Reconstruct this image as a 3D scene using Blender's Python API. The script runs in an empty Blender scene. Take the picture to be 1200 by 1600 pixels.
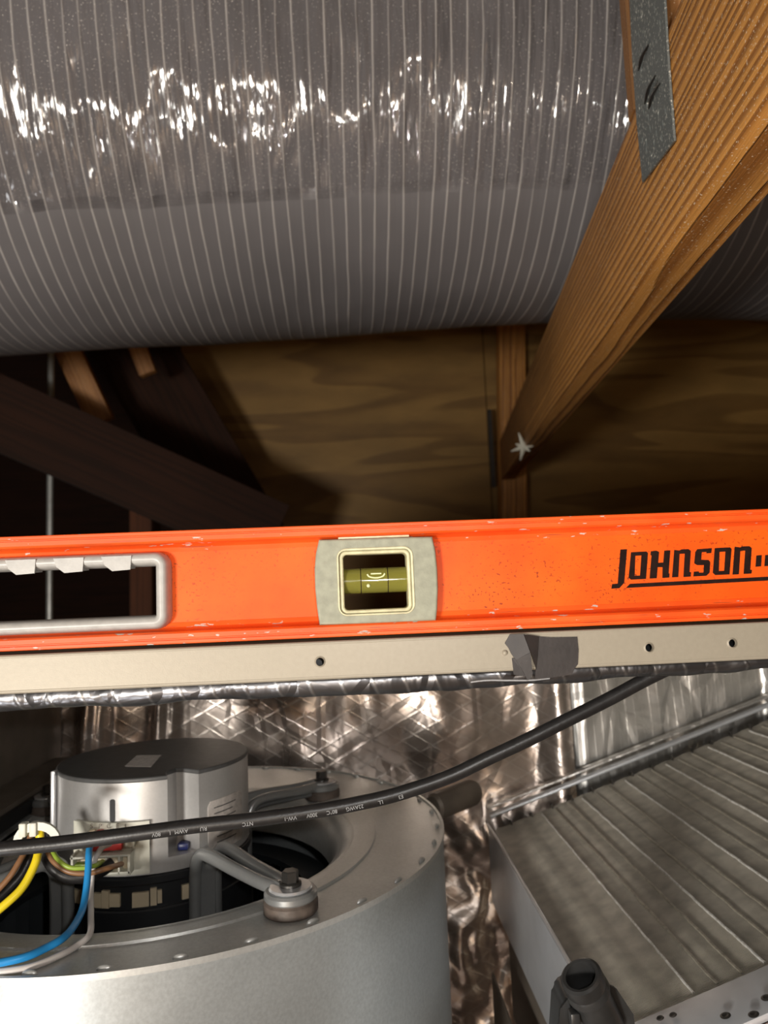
import bpy, bmesh, math, random
from mathutils import Vector, Matrix, noise

random.seed(7)
EYE = 0.6                      # height of the lens above the attic floor; shapes are written relative to the lens
C = bpy.context.scene.collection
PI = math.pi

# ---------------------------------------------------------------- camera, world, lights, exposure
F = 1160.0                     # focal length in pixels of a 1200 x 1600 frame
_Y = Vector((-49, -122, -F)).normalized()
_X = Vector((1, .036, (-49 - 122*.036)/F)).normalized()
_Z = _X.cross(_Y)
ROT = Matrix((_X, _Y, _Z))     # camera to world
cam = bpy.data.cameras.new('camera'); co = bpy.data.objects.new('camera', cam); C.objects.link(co)
co.matrix_world = Matrix.Translation((0, 0, EYE)) @ ROT.to_4x4()
cam.sensor_fit = 'VERTICAL'; cam.sensor_height = 36; cam.sensor_width = 27; cam.lens = 36*F/1600
cam.clip_start = .02
cam.dof.use_dof = True; cam.dof.focus_distance = .40; cam.dof.aperture_fstop = 12
sc = bpy.context.scene; sc.camera = co
sc.view_settings.view_transform = 'Standard'; sc.view_settings.look = 'None'
sc.view_settings.gamma = 1; sc.view_settings.use_curve_mapping = False
sc.view_settings.exposure = 0.0

w = bpy.data.worlds.new('world'); sc.world = w; w.use_nodes = True
w.node_tree.nodes['Background'].inputs[0].default_value = (.9, .8, .7, 1)
w.node_tree.nodes['Background'].inputs[1].default_value = .02

def area(name, loc, aim, sx, sy, watts, col):
    l = bpy.data.lights.new(name, 'AREA'); l.shape = 'ELLIPSE'; l.size = sx; l.size_y = sy
    l.energy = watts; l.color = col
    o = bpy.data.objects.new(name, l); C.objects.link(o)
    o.location = Vector(loc) + Vector((0, 0, EYE))
    o.rotation_euler = (Vector(aim) - Vector(loc)).to_track_quat('-Z', 'Y').to_euler()
area('work_lamp', (-.80, -1.10, -.27), (0, .7, .05), .32, .24, 31.0, (1, .95, .87))
area('low_lamp', (-.40, .06, -.52), (-.12, .55, -.28),   .12, .09, .95, (.95, .97, 1))
b_ = bpy.data.lights.new('added_fill', 'POINT'); b_.energy = 13; b_.color = (1, .86, .7); b_.shadow_soft_size = .05  # added point light behind the lens, brightens the room that the metals reflect
b_ = bpy.data.objects.new('added_fill', b_); C.objects.link(b_); b_.location = (-.30, -1.38, EYE-.36)
area('phone_flash', (.03, -.01, .02), (.05, 1, .02), .012, .012, .8, (1, .97, .93))

# ---------------------------------------------------------------- helpers
def ray(px, py):
    d = ROT @ Vector((px - 600, 800 - py, -F)); return d/d.y
def at(px, py, y): return ray(px, py)*y
def atx(px, py, x): r = ray(px, py); return r*(x/r.x)
def atz(px, py, z): r = ray(px, py); return r*(z/r.z)

def root_of(o):
    v = Vector(o.location)
    while o.parent: o = o.parent; v += Vector(o.location)
    return v
def smooth(me, ang=35):
    for p in me.polygons: p.use_smooth = True
    me.set_sharp_from_angle(angle=math.radians(ang))
def link(name, me, m, parent=None, ang=35):
    if m is not None:
        me.materials.clear(); me.materials.append(m)
    smooth(me, ang)
    if parent is None:
        vs = [v.co for v in me.vertices]
        b = Vector((sum(v.x for v in vs)/len(vs), sum(v.y for v in vs)/len(vs), min(v.z for v in vs)))
    else: b = root_of(parent)
    me.transform(Matrix.Translation(-b))
    o = bpy.data.objects.new(name, me); C.objects.link(o)
    if parent is None: o.location = b
    else: o.parent = parent
    return o
def obj(name, bm, m, parent=None, ang=35):
    bmesh.ops.recalc_face_normals(bm, faces=bm.faces)
    me = bpy.data.meshes.new(name); bm.to_mesh(me); bm.free()
    return link(name, me, m, parent, ang)
def thing(name, label, cat, loc, group=None):
    o = bpy.data.objects.new(name, None); C.objects.link(o); o.empty_display_size = .02
    o.location = loc; tag(o, label, cat, group); return o
def tag(o, label, cat, group=None):
    o['label'] = label; o['category'] = cat
    if group: o['group'] = group
    return o
def struct(o): o['kind'] = 'structure'; return o

def BM(): return bmesh.new()
def add_box(bm, lo, hi, M=None, bev=0):
    r = bmesh.ops.create_cube(bm, size=1)
    vs = r['verts']; lo = Vector(lo); hi = Vector(hi)
    for v in vs:
        v.co = Vector(((v.co[i]+.5)*(hi[i]-lo[i])+lo[i]) for i in range(3))
    if bev:
        es = list({e for v in vs for e in v.link_edges})
        g = bmesh.ops.bevel(bm, geom=es, offset=bev, segments=2, affect='EDGES', profile=.5)
        vs = list({v for f in g['faces'] for v in f.verts} | {v for v in vs if v.is_valid})
    if M is not None: bmesh.ops.transform(bm, matrix=M, verts=vs)
    return bm
def catmull(P, n=8, closed=False):
    P = [Vector(p) for p in P]; out = []
    N = len(P)
    for i in range(N if closed else N-1):
        a = P[(i-1) % N] if (closed or i > 0) else P[0]*2-P[1]
        b = P[i]; c = P[(i+1) % N]
        d = P[(i+2) % N] if (closed or i+2 < N) else c*2-b
        for k in range(n):
            t = k/n
            out.append(.5*((2*b)+(c-a)*t+(2*a-5*b+4*c-d)*t*t+(3*b-a-3*c+d)*t**3))
    if not closed: out.append(P[-1])
    return out
def add_tube(bm, P, r, seg=12, cap=True, prof=None):
    """sweep a circle (or a profile of (a, b) pairs) along P"""
    P = [Vector(p) for p in P]; rings = []
    up = None
    for i, p in enumerate(P):
        t = (P[min(i+1, len(P)-1)] - P[max(i-1, 0)]).normalized()
        if up is None:
            up = Vector((0, 0, 1)) if abs(t.z) < .9 else Vector((0, 1, 0))
        n = (up - t*up.dot(t)).normalized(); up = n; b = t.cross(n)
        rr = r(i/(len(P)-1)) if callable(r) else r
        if prof: ring = [bm.verts.new(p + b*q[0] + n*q[1]) for q in prof]
        else: ring = [bm.verts.new(p + (n*math.cos(2*PI*k/seg) + b*math.sin(2*PI*k/seg))*rr) for k in range(seg)]
        rings.append(ring)
    for a, b in zip(rings, rings[1:]):
        m = len(a)
        for k in range(m): bm.faces.new((a[k], a[(k+1) % m], b[(k+1) % m], b[k]))
    if cap: bm.faces.new(rings[0]); bm.faces.new(rings[-1])
    return bm
def add_lathe(bm, prof, M=None, seg=48, closed=False, a0=0, a1=2*PI):
    """prof: (r, z) pairs turned about Z"""
    full = abs(a1-a0-2*PI) < 1e-6; n = seg if full else seg+1
    rings = []; nv = []
    for k in range(n):
        a = a0+(a1-a0)*k/seg
        ring = [bm.verts.new((r*math.cos(a), r*math.sin(a), z)) for r, z in prof]; rings.append(ring); nv += ring
    for k in range(seg if full else n-1):
        A = rings[k]; B = rings[(k+1) % n]
        for i in range(len(prof)-1 if not closed else len(prof)):
            j = (i+1) % len(prof)
            try: bm.faces.new((A[i], A[j], B[j], B[i]))
            except ValueError: pass
    if M is not None: bmesh.ops.transform(bm, matrix=M, verts=nv)
    bmesh.ops.remove_doubles(bm, verts=nv, dist=1e-6)
    return bm
def add_prism(bm, poly, z0, z1, M=None):
    a = [bm.verts.new((x, y, z0)) for x, y in poly]; b = [bm.verts.new((x, y, z1)) for x, y in poly]
    bm.faces.new(a); bm.faces.new(b)
    for i in range(len(poly)):
        j = (i+1) % len(poly); bm.faces.new((a[i], a[j], b[j], b[i]))
    if M is not None: bmesh.ops.transform(bm, matrix=M, verts=a+b)
    return bm
def plate(polys, thick, bev=0, M=None, res=3):
    """flat plate from outlines (first outer, the others holes), returned as a mesh; local z is the thickness"""
    cu = bpy.data.curves.new('outline', 'CURVE'); cu.dimensions = '2D'; cu.fill_mode = 'BOTH'
    cu.extrude = max(thick/2-bev, 0); cu.bevel_depth = bev; cu.bevel_resolution = res; cu.offset = -bev
    for P in polys:
        s = cu.splines.new('POLY'); s.points.add(len(P)-1); s.use_cyclic_u = True
        for p, q in zip(s.points, P): p.co = (q[0], q[1], 0, 1)
    return bake(cu, M)
def bake(cu, M=None):
    o = bpy.data.objects.new('outline', cu); C.objects.link(o)
    dg = bpy.context.evaluated_depsgraph_get()
    me = bpy.data.meshes.new_from_object(o.evaluated_get(dg))
    bpy.data.objects.remove(o); bpy.data.curves.remove(cu)
    if M is not None: me.transform(M)
    return me
FRONT = Matrix(((1, 0, 0, 0), (0, 0, 1, 0), (0, 1, 0, 0), (0, 0, 0, 1)))   # plate (x, y, t) -> (X, Z, depth Y)
def front(y): return Matrix.Translation((0, y, 0)) @ FRONT
def rrect(x0, x1, z0, z1, r, n=6):
    out = []
    for cx, cz, a in ((x1-r, z1-r, 0), (x0+r, z1-r, 90), (x0+r, z0+r, 180), (x1-r, z0+r, 270)):
        for k in range(n+1):
            t = math.radians(a+90*k/n); out.append((cx+r*math.cos(t), cz+r*math.sin(t)))
    return out
def circ(x, z, r, n=20): return [(x+r*math.cos(2*PI*k/n), z+r*math.sin(2*PI*k/n)) for k in range(n)]
def sheet(fn, nu, nv):
    bm = BM(); g = [[bm.verts.new(fn(i/nu, j/nv)) for j in range(nv+1)] for i in range(nu+1)]
    uvl = bm.loops.layers.uv.new('UVMap')
    for i in range(nu):
        for j in range(nv):
            f = bm.faces.new((g[i][j], g[i+1][j], g[i+1][j+1], g[i][j+1]))
            for l, (a, b) in zip(f.loops, ((i, j), (i+1, j), (i+1, j+1), (i, j+1))): l[uvl].uv = (a/nu, b/nv)
    return bm
def along(p0, p1, up=(0, 0, 1)):
    """matrix with local x from p0 to p1, local z nearest to up"""
    p0 = Vector(p0); x = (Vector(p1)-p0).normalized(); z = Vector(up); z = (z-x*z.dot(x)).normalized(); y = z.cross(x)
    M = Matrix((x, y, z)).transposed().to_4x4(); M.translation = p0; return M

# ---------------------------------------------------------------- materials
class G:
    def __init__(s, name):
        s.m = bpy.data.materials.new(name); s.m.use_nodes = True; s.t = s.m.node_tree
        s.b = s.t.nodes['Principled BSDF']; s.tc = s.t.nodes.new('ShaderNodeTexCoord')
    def n(s, ty, props=None, **inp):
        nd = s.t.nodes.new('ShaderNode'+ty)
        for k, v in (props or {}).items(): setattr(nd, k, v)
        for k, v in inp.items():
            key = int(k[1:]) if k[0] == 'i' and k[1:].isdigit() else k.replace('_', ' ')
            s.put(nd.inputs[key], v)
        return nd
    def put(s, sock, v):
        if isinstance(v, bpy.types.NodeSocket): s.t.links.new(v, sock)
        elif isinstance(v, bpy.types.Node): s.t.links.new(v.outputs[0], sock)
        else:
            if isinstance(v, tuple) and len(v) == 3 and len(sock.default_value) == 4: v = v+(1,)
            sock.default_value = v
    def math(s, op, a, b=0., c=0., clamp=False): return s.n('Math', {'operation': op, 'use_clamp': clamp}, i0=a, i1=b, i2=c).outputs[0]
    def co(s, scale=(1, 1, 1), rot=(0, 0, 0), src='Object', loc=(0, 0, 0)):
        return s.n('Mapping', Vector=s.tc.outputs[src], Scale=scale, Rotation=rot, Location=loc).outputs[0]
    def noise(s, vec, scale, detail=3, rough=.5, dist=0): return s.n('TexNoise', Vector=vec, Scale=scale, Detail=detail, Roughness=rough, Distortion=dist).outputs[0]
    def ramp(s, v, stops, interp='LINEAR'):
        r = s.n('ValToRGB', Fac=v); e = r.color_ramp.elements; r.color_ramp.interpolation = interp
        while len(e) < len(stops): e.new(.5)
        for el, (p, c) in zip(e, stops): el.position = p; el.color = (c+(1,)) if isinstance(c, tuple) else (c, c, c, 1)
        return r.outputs[0]
    def mix(s, f, a, b, mode='MIX'):
        nd = s.n('Mix', {'data_type': 'RGBA', 'blend_type': mode}); s.put(nd.inputs[0], f); s.put(nd.inputs[6], a); s.put(nd.inputs[7], b)
        return nd.outputs[2]
    def bump(s, h, strength, dist, prev=None):
        nd = s.n('Bump', Height=h, Strength=strength, Distance=dist)
        if prev is not None: s.put(nd.inputs['Normal'], prev)
        return nd.outputs[0]
    def out(s, color=None, rough=None, metal=None, normal=None, **kw):
        if color is not None: s.put(s.b.inputs['Base Color'], color)
        if rough is not None: s.put(s.b.inputs['Roughness'], rough)
        if metal is not None: s.put(s.b.inputs['Metallic'], metal)
        if normal is not None: s.put(s.b.inputs['Normal'], normal)
        for k, v in kw.items(): s.put(s.b.inputs[k.replace('_', ' ')], v)
        return s.m

def simple(name, col, rough=.5, metal=0., grain=0., scale=200, var=.12, **kw):
    g = G(name); c = g.co()
    n = g.noise(c, scale*.25, 4)
    dark = tuple(x*(1-var) for x in col); lite = tuple(min(1, x*(1+var)) for x in col)
    return g.out(g.ramp(n, [(.3, dark), (.7, lite)]), rough, metal, g.bump(g.noise(c, scale, 3), max(grain, .02), .0005), **kw)

def wood(name, light, dark, pitch=.007, ridge=.6, dusty=0., axis='z', cath=False, rough=.6):
    """grain runs along local x"""
    g = G(name)
    c = g.co((1, 1, 1)); sep = g.n('SeparateXYZ', Vector=c)
    low = g.noise(g.co((.8, 6, 6)), 1.2, 2)
    mid = g.noise(g.co((2.5, 30, 30)), 3, 3)
    if cath:
        v = g.math('MULTIPLY', g.noise(g.co((.55, 1, 4.6)), 1.15, 2.2, .5, .35), cath)
        wv = g.math('FRACT', v)
    else:
        s_ = g.math('ADD', g.math('MULTIPLY', sep.outputs['Y'], .55), sep.outputs['Z'])
        v = g.math('MULTIPLY', s_, 1/pitch)
        v = g.math('ADD', v, g.math('MULTIPLY', low, 3.5)); v = g.math('ADD', v, g.math('MULTIPLY', mid, .5)); v = g.math('ADD', v, g.math('MULTIPLY', g.noise(g.co((.25, 26, 26), loc=(3, 1, 2)), 1, 2), 4.))
        wv = g.math('FRACT', v)
    # earlywood rises slowly, latewood falls sharply
    band = g.ramp(wv, [(0, 0.), (.45, .25), (.8, 1.), (.93, .9), (1., 0.)])
    fine = g.noise(g.co((12, 420, 420)), 1.5, 4)
    col = g.mix(g.math('MULTIPLY', band, .85), light, dark)
    col = g.mix(.5, col, g.ramp(fine, [(.25, .55), (.7, 1.)]), 'MULTIPLY')
    blot = g.noise(g.co((2, 5, 5)), 2.5, 3)
    col = g.mix(.6, col, g.ramp(blot, [(.3, .62), (.65, 1.)]), 'MULTIPLY')
    if dusty:
        d = g.ramp(g.noise(g.co((1, 1, 1)), 620, 1), [(.66, 0.), (.72, 1.)])
        col = g.mix(g.math('MULTIPLY', d, dusty), col, (.9, .75, .55))
    h = g.math('ADD', g.math('MULTIPLY', band, -1.), g.math('MULTIPLY', fine, .5))
    return g.out(col, rough, 0., g.bump(h, ridge, .0012))

def galv(name, col=(.72, .73, .71), rough=.38, spangle=.25, blotch=.2):
    g = G(name); c = g.co()
    n = g.noise(c, 500, 2); b = g.noise(c, 14, 4)
    k = g.ramp(b, [(.3, tuple(x*(1-blotch) for x in col)), (.7, col)])
    k = g.mix(spangle, k, g.ramp(n, [(.3, .5), (.7, 1.)]), 'MULTIPLY')
    r = g.n('MapRange', Value=b, i3=rough-.08, i4=rough+.1).outputs[0]
    return g.out(k, r, .6, g.bump(n, .08, .0004))

def foil(name, col, rough, lines, crump=.5, scale=9., seam=0.):
    """aluminium faced insulation with a pressed scrim"""
    g = G(name); nb = None
    c1 = g.noise(g.co((1, 1, 1)), scale, 4, .55, .8); 
    vo = g.n('TexVoronoi', {'feature': 'DISTANCE_TO_EDGE'}, Vector=g.co((1, 1, .6)), Scale=scale*2.6).outputs[0]
    nb = g.bump(c1, crump, .02); nb = g.bump(g.math('MINIMUM', vo, .12), crump, .02, nb)
    ridge = None
    for ang, pitch in lines:
        s = g.n('SeparateXYZ', Vector=g.co((1, 1, 1), (0, math.radians(ang), 0)))
        wob = g.math('MULTIPLY', g.noise(g.co(), 25, 2), .10)
        fr = g.math('FRACT', g.math('ADD', g.math('MULTIPLY', s.outputs['X'], 1/pitch), wob))
        r = g.ramp(fr, [(0, 0.), (.42, 0.), (.5, 1.), (.58, 0.)])
        ridge = r if ridge is None else g.math('MAXIMUM', ridge, r)
    nb = g.bump(ridge, .20, .0008, nb)
    k = g.mix(g.math('MULTIPLY', ridge, .25), col, (.93, .92, .9))
    return g.out(k, g.math('ADD', g.math('MULTIPLY', c1, .22), rough-.1), .92, nb)

def duct_skin():
    g = G('duct_film')
    uv = g.tc.outputs['UV']                     # u: metres along the duct, v: metres round it
    def m(scale, loc=(0, 0, 0)): return g.n('Mapping', Vector=uv, Scale=scale, Location=loc).outputs[0]
    s = g.n('SeparateXYZ', Vector=uv)
    wob = g.math('MULTIPLY', g.math('SUBTRACT', g.noise(m((40, 6, 1)), 1, 3), .5), .006)
    x = g.math('ADD', s.outputs['X'], wob)
    fr = g.math('FRACT', g.math('MULTIPLY', x, 1/.0178))
    lo, hi = .5-.045, .5+.045
    line = g.ramp(fr, [(lo-.04, 0.), (lo+.02, 1.), (hi-.02, 1.), (hi+.04, 0.)])
    drop = g.ramp(g.noise(m((70, 5, 1), (3, 1, 0)), 1, 2), [(.32, .35), (.5, 1.)])
    line_c = g.math('MULTIPLY', line, drop)
    soft = g.ramp(fr, [(0, 0.), (.5, 1.), (1, 0.)])
    # slack outer film on the front of the duct, tight below its lap
    v = s.outputs['Y']
    lap = g.math('ADD', v, g.math('MULTIPLY', g.noise(m((5, 0, 0)), 1, 2), .03))
    slack = g.n('MapRange', Value=lap, i1=-.106, i2=-.092).outputs[0]
    cr = g.n('TexVoronoi', {'feature': 'DISTANCE_TO_EDGE'}, Vector=g.n('Mapping', Vector=g.n('VectorMath', {'operation': 'ADD'}, i0=uv, i1=g.n('VectorMath', {'operation': 'SCALE'}, i0=g.n('TexNoise', Vector=m((30, 12, 1)), Scale=1., Detail=3.).outputs[1], Scale=.012)), Scale=(70, 9, 1), Rotation=(0, 0, .12)).outputs[0], Scale=1.).outputs[0]
    cr2 = g.noise(m((90, 10, 1)), 1, 2, .5, 1.2)
    crease = g.math('MULTIPLY', g.math('ADD', g.math('MINIMUM', cr, .35), g.math('MULTIPLY', cr2, .7)), slack)
    nb = g.bump(g.noise(m((9, 5, 1)), 1, 2), .25, .02)
    nb = g.bump(g.math('MULTIPLY', g.math('SUBTRACT', g.noise(m((20, 9, 1), (5, 2, 0)), 1, 1, .5, .4), .5), slack), 1., .014, nb)
    cell = g.math('FLOOR', g.math('ADD', g.math('MULTIPLY', x, 1/.0178), .5))
    cv = g.n('CombineXYZ', X=g.math('MULTIPLY', cell, 3.71), Y=g.math('MULTIPLY', v, 8.)).outputs[0]
    pleat = g.math('SUBTRACT', g.noise(cv, 1., 1), .5)
    nb = g.bump(g.math('MULTIPLY', pleat, slack), 1., .022, nb)
    nb = g.bump(crease, 1., .0030, nb)
    nb = g.bump(g.math('ADD', line, g.math('MULTIPLY', soft, .4)), .55, .0012, nb)
    base = g.ramp(g.noise(m((3, 5, 1)), 1, 3), [(.3, (.135, .128, .133)), (.7, (.18, .171, .178))])
    base = g.mix(g.math('MULTIPLY', line_c, .75), base, (.56, .53, .51))
    dust = g.ramp(g.noise(m((1, 1, 1)), 620, 1), [(.69, 0.), (.73, 1.)])
    dmask = g.math('MULTIPLY', g.math('MULTIPLY', dust, slack), g.ramp(g.noise(m((4, 4, 1)), 1, 2), [(.3, .3), (.6, 1.)]))
    base = g.mix(dmask, base, (1, .95, .88))
    ro = g.math('SUBTRACT', .50, g.math('MULTIPLY', slack, .41))
    return g.out(base, ro, 0., nb, Specular_IOR_Level=.9)

M_ORANGE = None
def orange():
    g = G('orange_enamel'); c = g.co()
    big = g.noise(c, 30, 4)
    col = g.ramp(big, [(.3, (.84, .085, .006)), (.7, (.90, .125, .008))])
    s = g.n('SeparateXYZ', Vector=c)
    # soot settles beside the grip and along the rails
    speck = g.ramp(g.noise(c, 650, 2), [(.61, 0.), (.66, 1.)])
    where = g.ramp(g.noise(g.co((1, 1, 1)), 22, 2), [(.38, .12), (.64, 1.)])
    col = g.mix(g.math('MULTIPLY', g.math('MULTIPLY', speck, where), .75), col, (.10, .02, .008))
    scuff = g.ramp(g.noise(g.co((60, 10, 200)), 1, 4), [(.68, 0.), (.78, 1.)])
    col = g.mix(g.math('MULTIPLY', scuff, .35), col, (.25, .05, .02))
    return g.out(col, .5, 0., g.bump(big, .1, .002), Specular_IOR_Level=.22)
def orange_rail():
    g = G('orange_rail_enamel'); c = g.co()
    big = g.noise(c, 30, 4)
    col = g.ramp(big, [(.3, (.80, .080, .010)), (.7, (.88, .120, .016))])
    s = g.n('SeparateXYZ', Vector=c)
    chip = g.ramp(g.noise(g.co((110, 260, 420)), 1, 4, .55), [(.655, 0.), (.675, 1.)])
    line = g.ramp(g.noise(g.co((30, 900, 900)), 1, 4), [(.66, 0.), (.70, 1.)])
    col = g.mix(chip, col, (.50, .45, .40)); col = g.mix(g.math('MULTIPLY', line, .7), col, (.20, .05, .02))
    return g.out(col, .45, 0., g.bump(chip, .3, -.0004), Specular_IOR_Level=.3)

MT = {}
MT['orange'] = orange(); MT['rail'] = orange_rail()
MT['grip'] = simple('grey_grip_plastic', (.40, .385, .36), .38, 0, .06, 900, .10)
MT['vialbox'] = simple('dusty_grey_plastic', (.29, .29, .215), .6, 0, .2, 900, .14)
MT['cream'] = simple('cream_plastic', (.62, .57, .36), .45, 0, .1, 900, .15)
MT['ink'] = simple('black_ink', (.016, .007, .005), .8, 0, 0, 900, .3, Specular_IOR_Level=.15)
MT['tan'] = simple('tan_cabinet_paint', (.335, .295, .23), .45, .1, .10, 1600, .03, Specular_IOR_Level=.35)
MT['tape'] = simple('dull_black_tape', (.032, .026, .024), .6, 0, .25, 400, .2)
MT['rubber'] = simple('black_cable_rubber', (.014, .013, .013), .38, 0, .15, 700, .3)
MT['print'] = simple('grey_print', (.26, .26, .26), .6)
MT['galv'] = galv('galvanised_sheet'); MT['galv2'] = galv('dull_galvanised_wrap', (.58, .62, .63), .33, .3, .12)
MT['cast'] = galv('cast_aluminium', (.60, .59, .58), .42, .12, .25)
MT['arm'] = galv('plated_steel', (.42, .43, .43), .33, .1, .25)
MT['zinc'] = galv('zinc_washer', (.75, .76, .78), .22, .1, .1)
MT['lid'] = simple('dark_grey_motor_lid', (.085, .085, .085), .5, .2, .15, 600, .15)
MT['bolt'] = simple('dark_bolt_steel', (.10, .095, .09), .35, .8, .05)
MT['grommet'] = simple('brown_rubber', (.11, .085, .07), .55, 0, .3, 500, .3)
MT['black'] = simple('matt_black_paint', (.012, .013, .015), .45, 0, .1)
MT['wheel'] = simple('dark_wheel_steel', (.03, .035, .04), .5, .5)
MT['beige'] = simple('beige_plastic', (.55, .46, .32), .5)
MT['white'] = simple('white_plastic', (.62, .61, .52), .45, 0, .05, 300, .05)
MT['label'] = simple('worn_paper_label', (.50, .46, .43), .6, 0, .05, 900, .2)
MT['red'] = simple('red_plastic', (.5, .03, .025), .35)
MT['bluep'] = simple('blue_plastic', (.01, .02, .12), .35)
for n_, c_ in dict(blue=(.02, .26, .62), yellow=(.85, .66, .02), brown=(.26, .13, .06), whitew=(.62, .58, .55), green=(.30, .42, .05)).items():
    MT['w_'+n_] = simple(n_+'_wire_jacket', c_, .38, 0, .03, 300, .06)
MT['fin'] = simple('dusty_aluminium_fins', (.50, .465, .40), .42, .5, .1, 300, .18)
MT['fincore'] = simple('dark_coil_core', (.08, .075, .06), .7, .2, .1, 200, .3)
MT['ridge'] = simple('bright_fin_edges', (.85, .82, .76), .30, .4, .6, 1200, .35)
MT['ridge2'] = simple('dull_fin_edges', (.42, .39, .33), .45, .6, .3, 1200, .25)
MT['copper'] = galv('coppery_end_plate', (.62, .46, .38), .30, .1, .35)
MT['panel'] = simple('smooth_grey_sheet', (.55, .57, .60), .35, .45, .03, 200, .06)
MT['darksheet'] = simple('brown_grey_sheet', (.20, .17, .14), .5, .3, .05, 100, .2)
MT['foil_a'] = foil('foil_liner_diamond', (.58, .50, .45), .30, ((58, .0145), (-62, .022)), .24, 8)
MT['foil_b'] = foil('foil_liner_ribbed', (.66, .65, .63), .34, ((2, .0105),), .26, 9)
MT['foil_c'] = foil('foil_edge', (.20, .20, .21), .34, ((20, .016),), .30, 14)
MT['plug'] = simple('glossy_black_plastic', (.028, .028, .028), .30, 0, .12, 300, .3)
MT['rod'] = simple('grey_threaded_steel', (.35, .36, .35), .4, .5)
MT['duct'] = duct_skin()
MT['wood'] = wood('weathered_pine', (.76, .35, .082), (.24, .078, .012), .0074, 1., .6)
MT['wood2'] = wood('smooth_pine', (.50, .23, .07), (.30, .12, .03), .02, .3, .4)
MT['shade_wood'] = wood('shade_toned_wood', (.035, .011, .004), (.018, .006, .002), .02, .3, rough=.95)  # attic shade put into the wood colour, also on two far walls
MT['shade_pine'] = wood('shaded_red_pine', (.10, .032, .012), (.06, .02, .008), .02, .3, rough=.9)  # same pine with a reddish shade painted into its colour
MT['ply'] = wood('plywood_sheathing', (.37, .215, .06), (.21, .11, .027), .1, .15, 0, cath=6.)
MT['subfloor'] = wood('subfloor_boards', (.36, .21, .09), (.22, .12, .04), .1, .15, 0, cath=8.)

# ---------------------------------------------------------------- setting: the attic
FL = -.60
def slab(name, lo, hi, m, parent=None):
    bm = BM(); add_box(bm, lo, hi); return obj(name, bm, m, parent)
struct(slab('floor', (-3, -1.6, FL-.04), (3, 4.2, FL), MT['subfloor']))
struct(slab('ceiling', (-3, -1.6, 1.75), (3, 4.2, 1.79), MT['ply']))
struct(slab('wall_left', (-3.04, -1.6, FL), (-3, 4.2, 1.75), MT['shade_wood']))
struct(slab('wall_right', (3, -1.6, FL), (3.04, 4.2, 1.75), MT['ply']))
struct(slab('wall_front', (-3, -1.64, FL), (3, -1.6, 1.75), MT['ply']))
struct(slab('wall_rear', (-3, 4.2, FL), (3, 4.24, 1.75), MT['shade_wood']))
wb = bpy.data.objects.new('wall_back', None); C.objects.link(wb); wb.location = (0, 2.6, FL); struct(wb)
for x0, x1 in ((-.58, .503), (.507, 2.3)):
    bm = BM(); add_box(bm, (x0, 2.60, FL), (x1, 2.618, 1.72)); obj('plywood_panel', bm, MT['ply'], wb)

# ---------------------------------------------------------------- roof timbers
def timber(bm, p0, p1, w, h, up=(0, 0, 1), bev=.0015):
    """w across (local y), h high (local z); returns local matrix and length"""
    M = along(p0, p1, up); L = (Vector(p1)-Vector(p0)).length
    add_box(bm, (0, -w/2, -h/2), (L, w/2, h/2), None, bev); return M
def beam(name, p0, p1, w, h, m, up=(0, 0, 1), parent=None):
    bm = BM(); M = timber(bm, p0, p1, w, h, up)
    bmesh.ops.recalc_face_normals(bm, faces=bm.faces)
    me = bpy.data.meshes.new(name); bm.to_mesh(me); bm.free()
    me.materials.append(m); smooth(me)
    o = bpy.data.objects.new(name, me); C.objects.link(o)
    if parent: M = Matrix.Translation(-root_of(parent)) @ M; o.parent = parent
    o.matrix_basis = M; return o
# the big brace that runs overhead away from the lens; corners from its two lower edges and its top edge
DIR = Vector((.146, 1, .06))
xb0, xb1, zb, zt = .155, .196, .200, .330
braced = thing('truss_brace', 'long ridged pine brace running overhead from upper right to the back post', 'timber', (.5, 2.4, .33))
ya, yb = -.15, 2.44
c0 = Vector(((xb0+xb1)/2, 0, (zb+zt)/2)) + DIR*ya; c1 = Vector(((xb0+xb1)/2, 0, (zb+zt)/2)) + DIR*yb
brace = beam('brace_board', c0, c1, xb1-xb0, zt-zb, MT['wood'], parent=braced)
# short web standing on the brace at the upper right, tied with the steel strap
PX = Vector((1, -.146, 0)); ta = Vector((.146, 1, 0)).normalized()          # the lit side face of the brace
def onface(px, py, off=0.):
    d = ray(px, py); return d*((xb0-off)/(d.x-.146*d.y))
NF = Vector((ta.y, -ta.x, 0))                                                  # away from the lens, into the wood
wy = onface(975, 100).y
wc = Vector((xb0+.146*(wy-.045)+.0195, wy-.045, 0))
web = beam('upright_web', wc+Vector((0, 0, zt+.06*wy+.003)), wc+Vector((0, 0, 1.3)), .089, .038, MT['wood2'], up=(ta.y, -ta.x, 0))
tag(web, 'smooth reddish pine upright behind the steel strap at the top right edge', 'timber')
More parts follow.
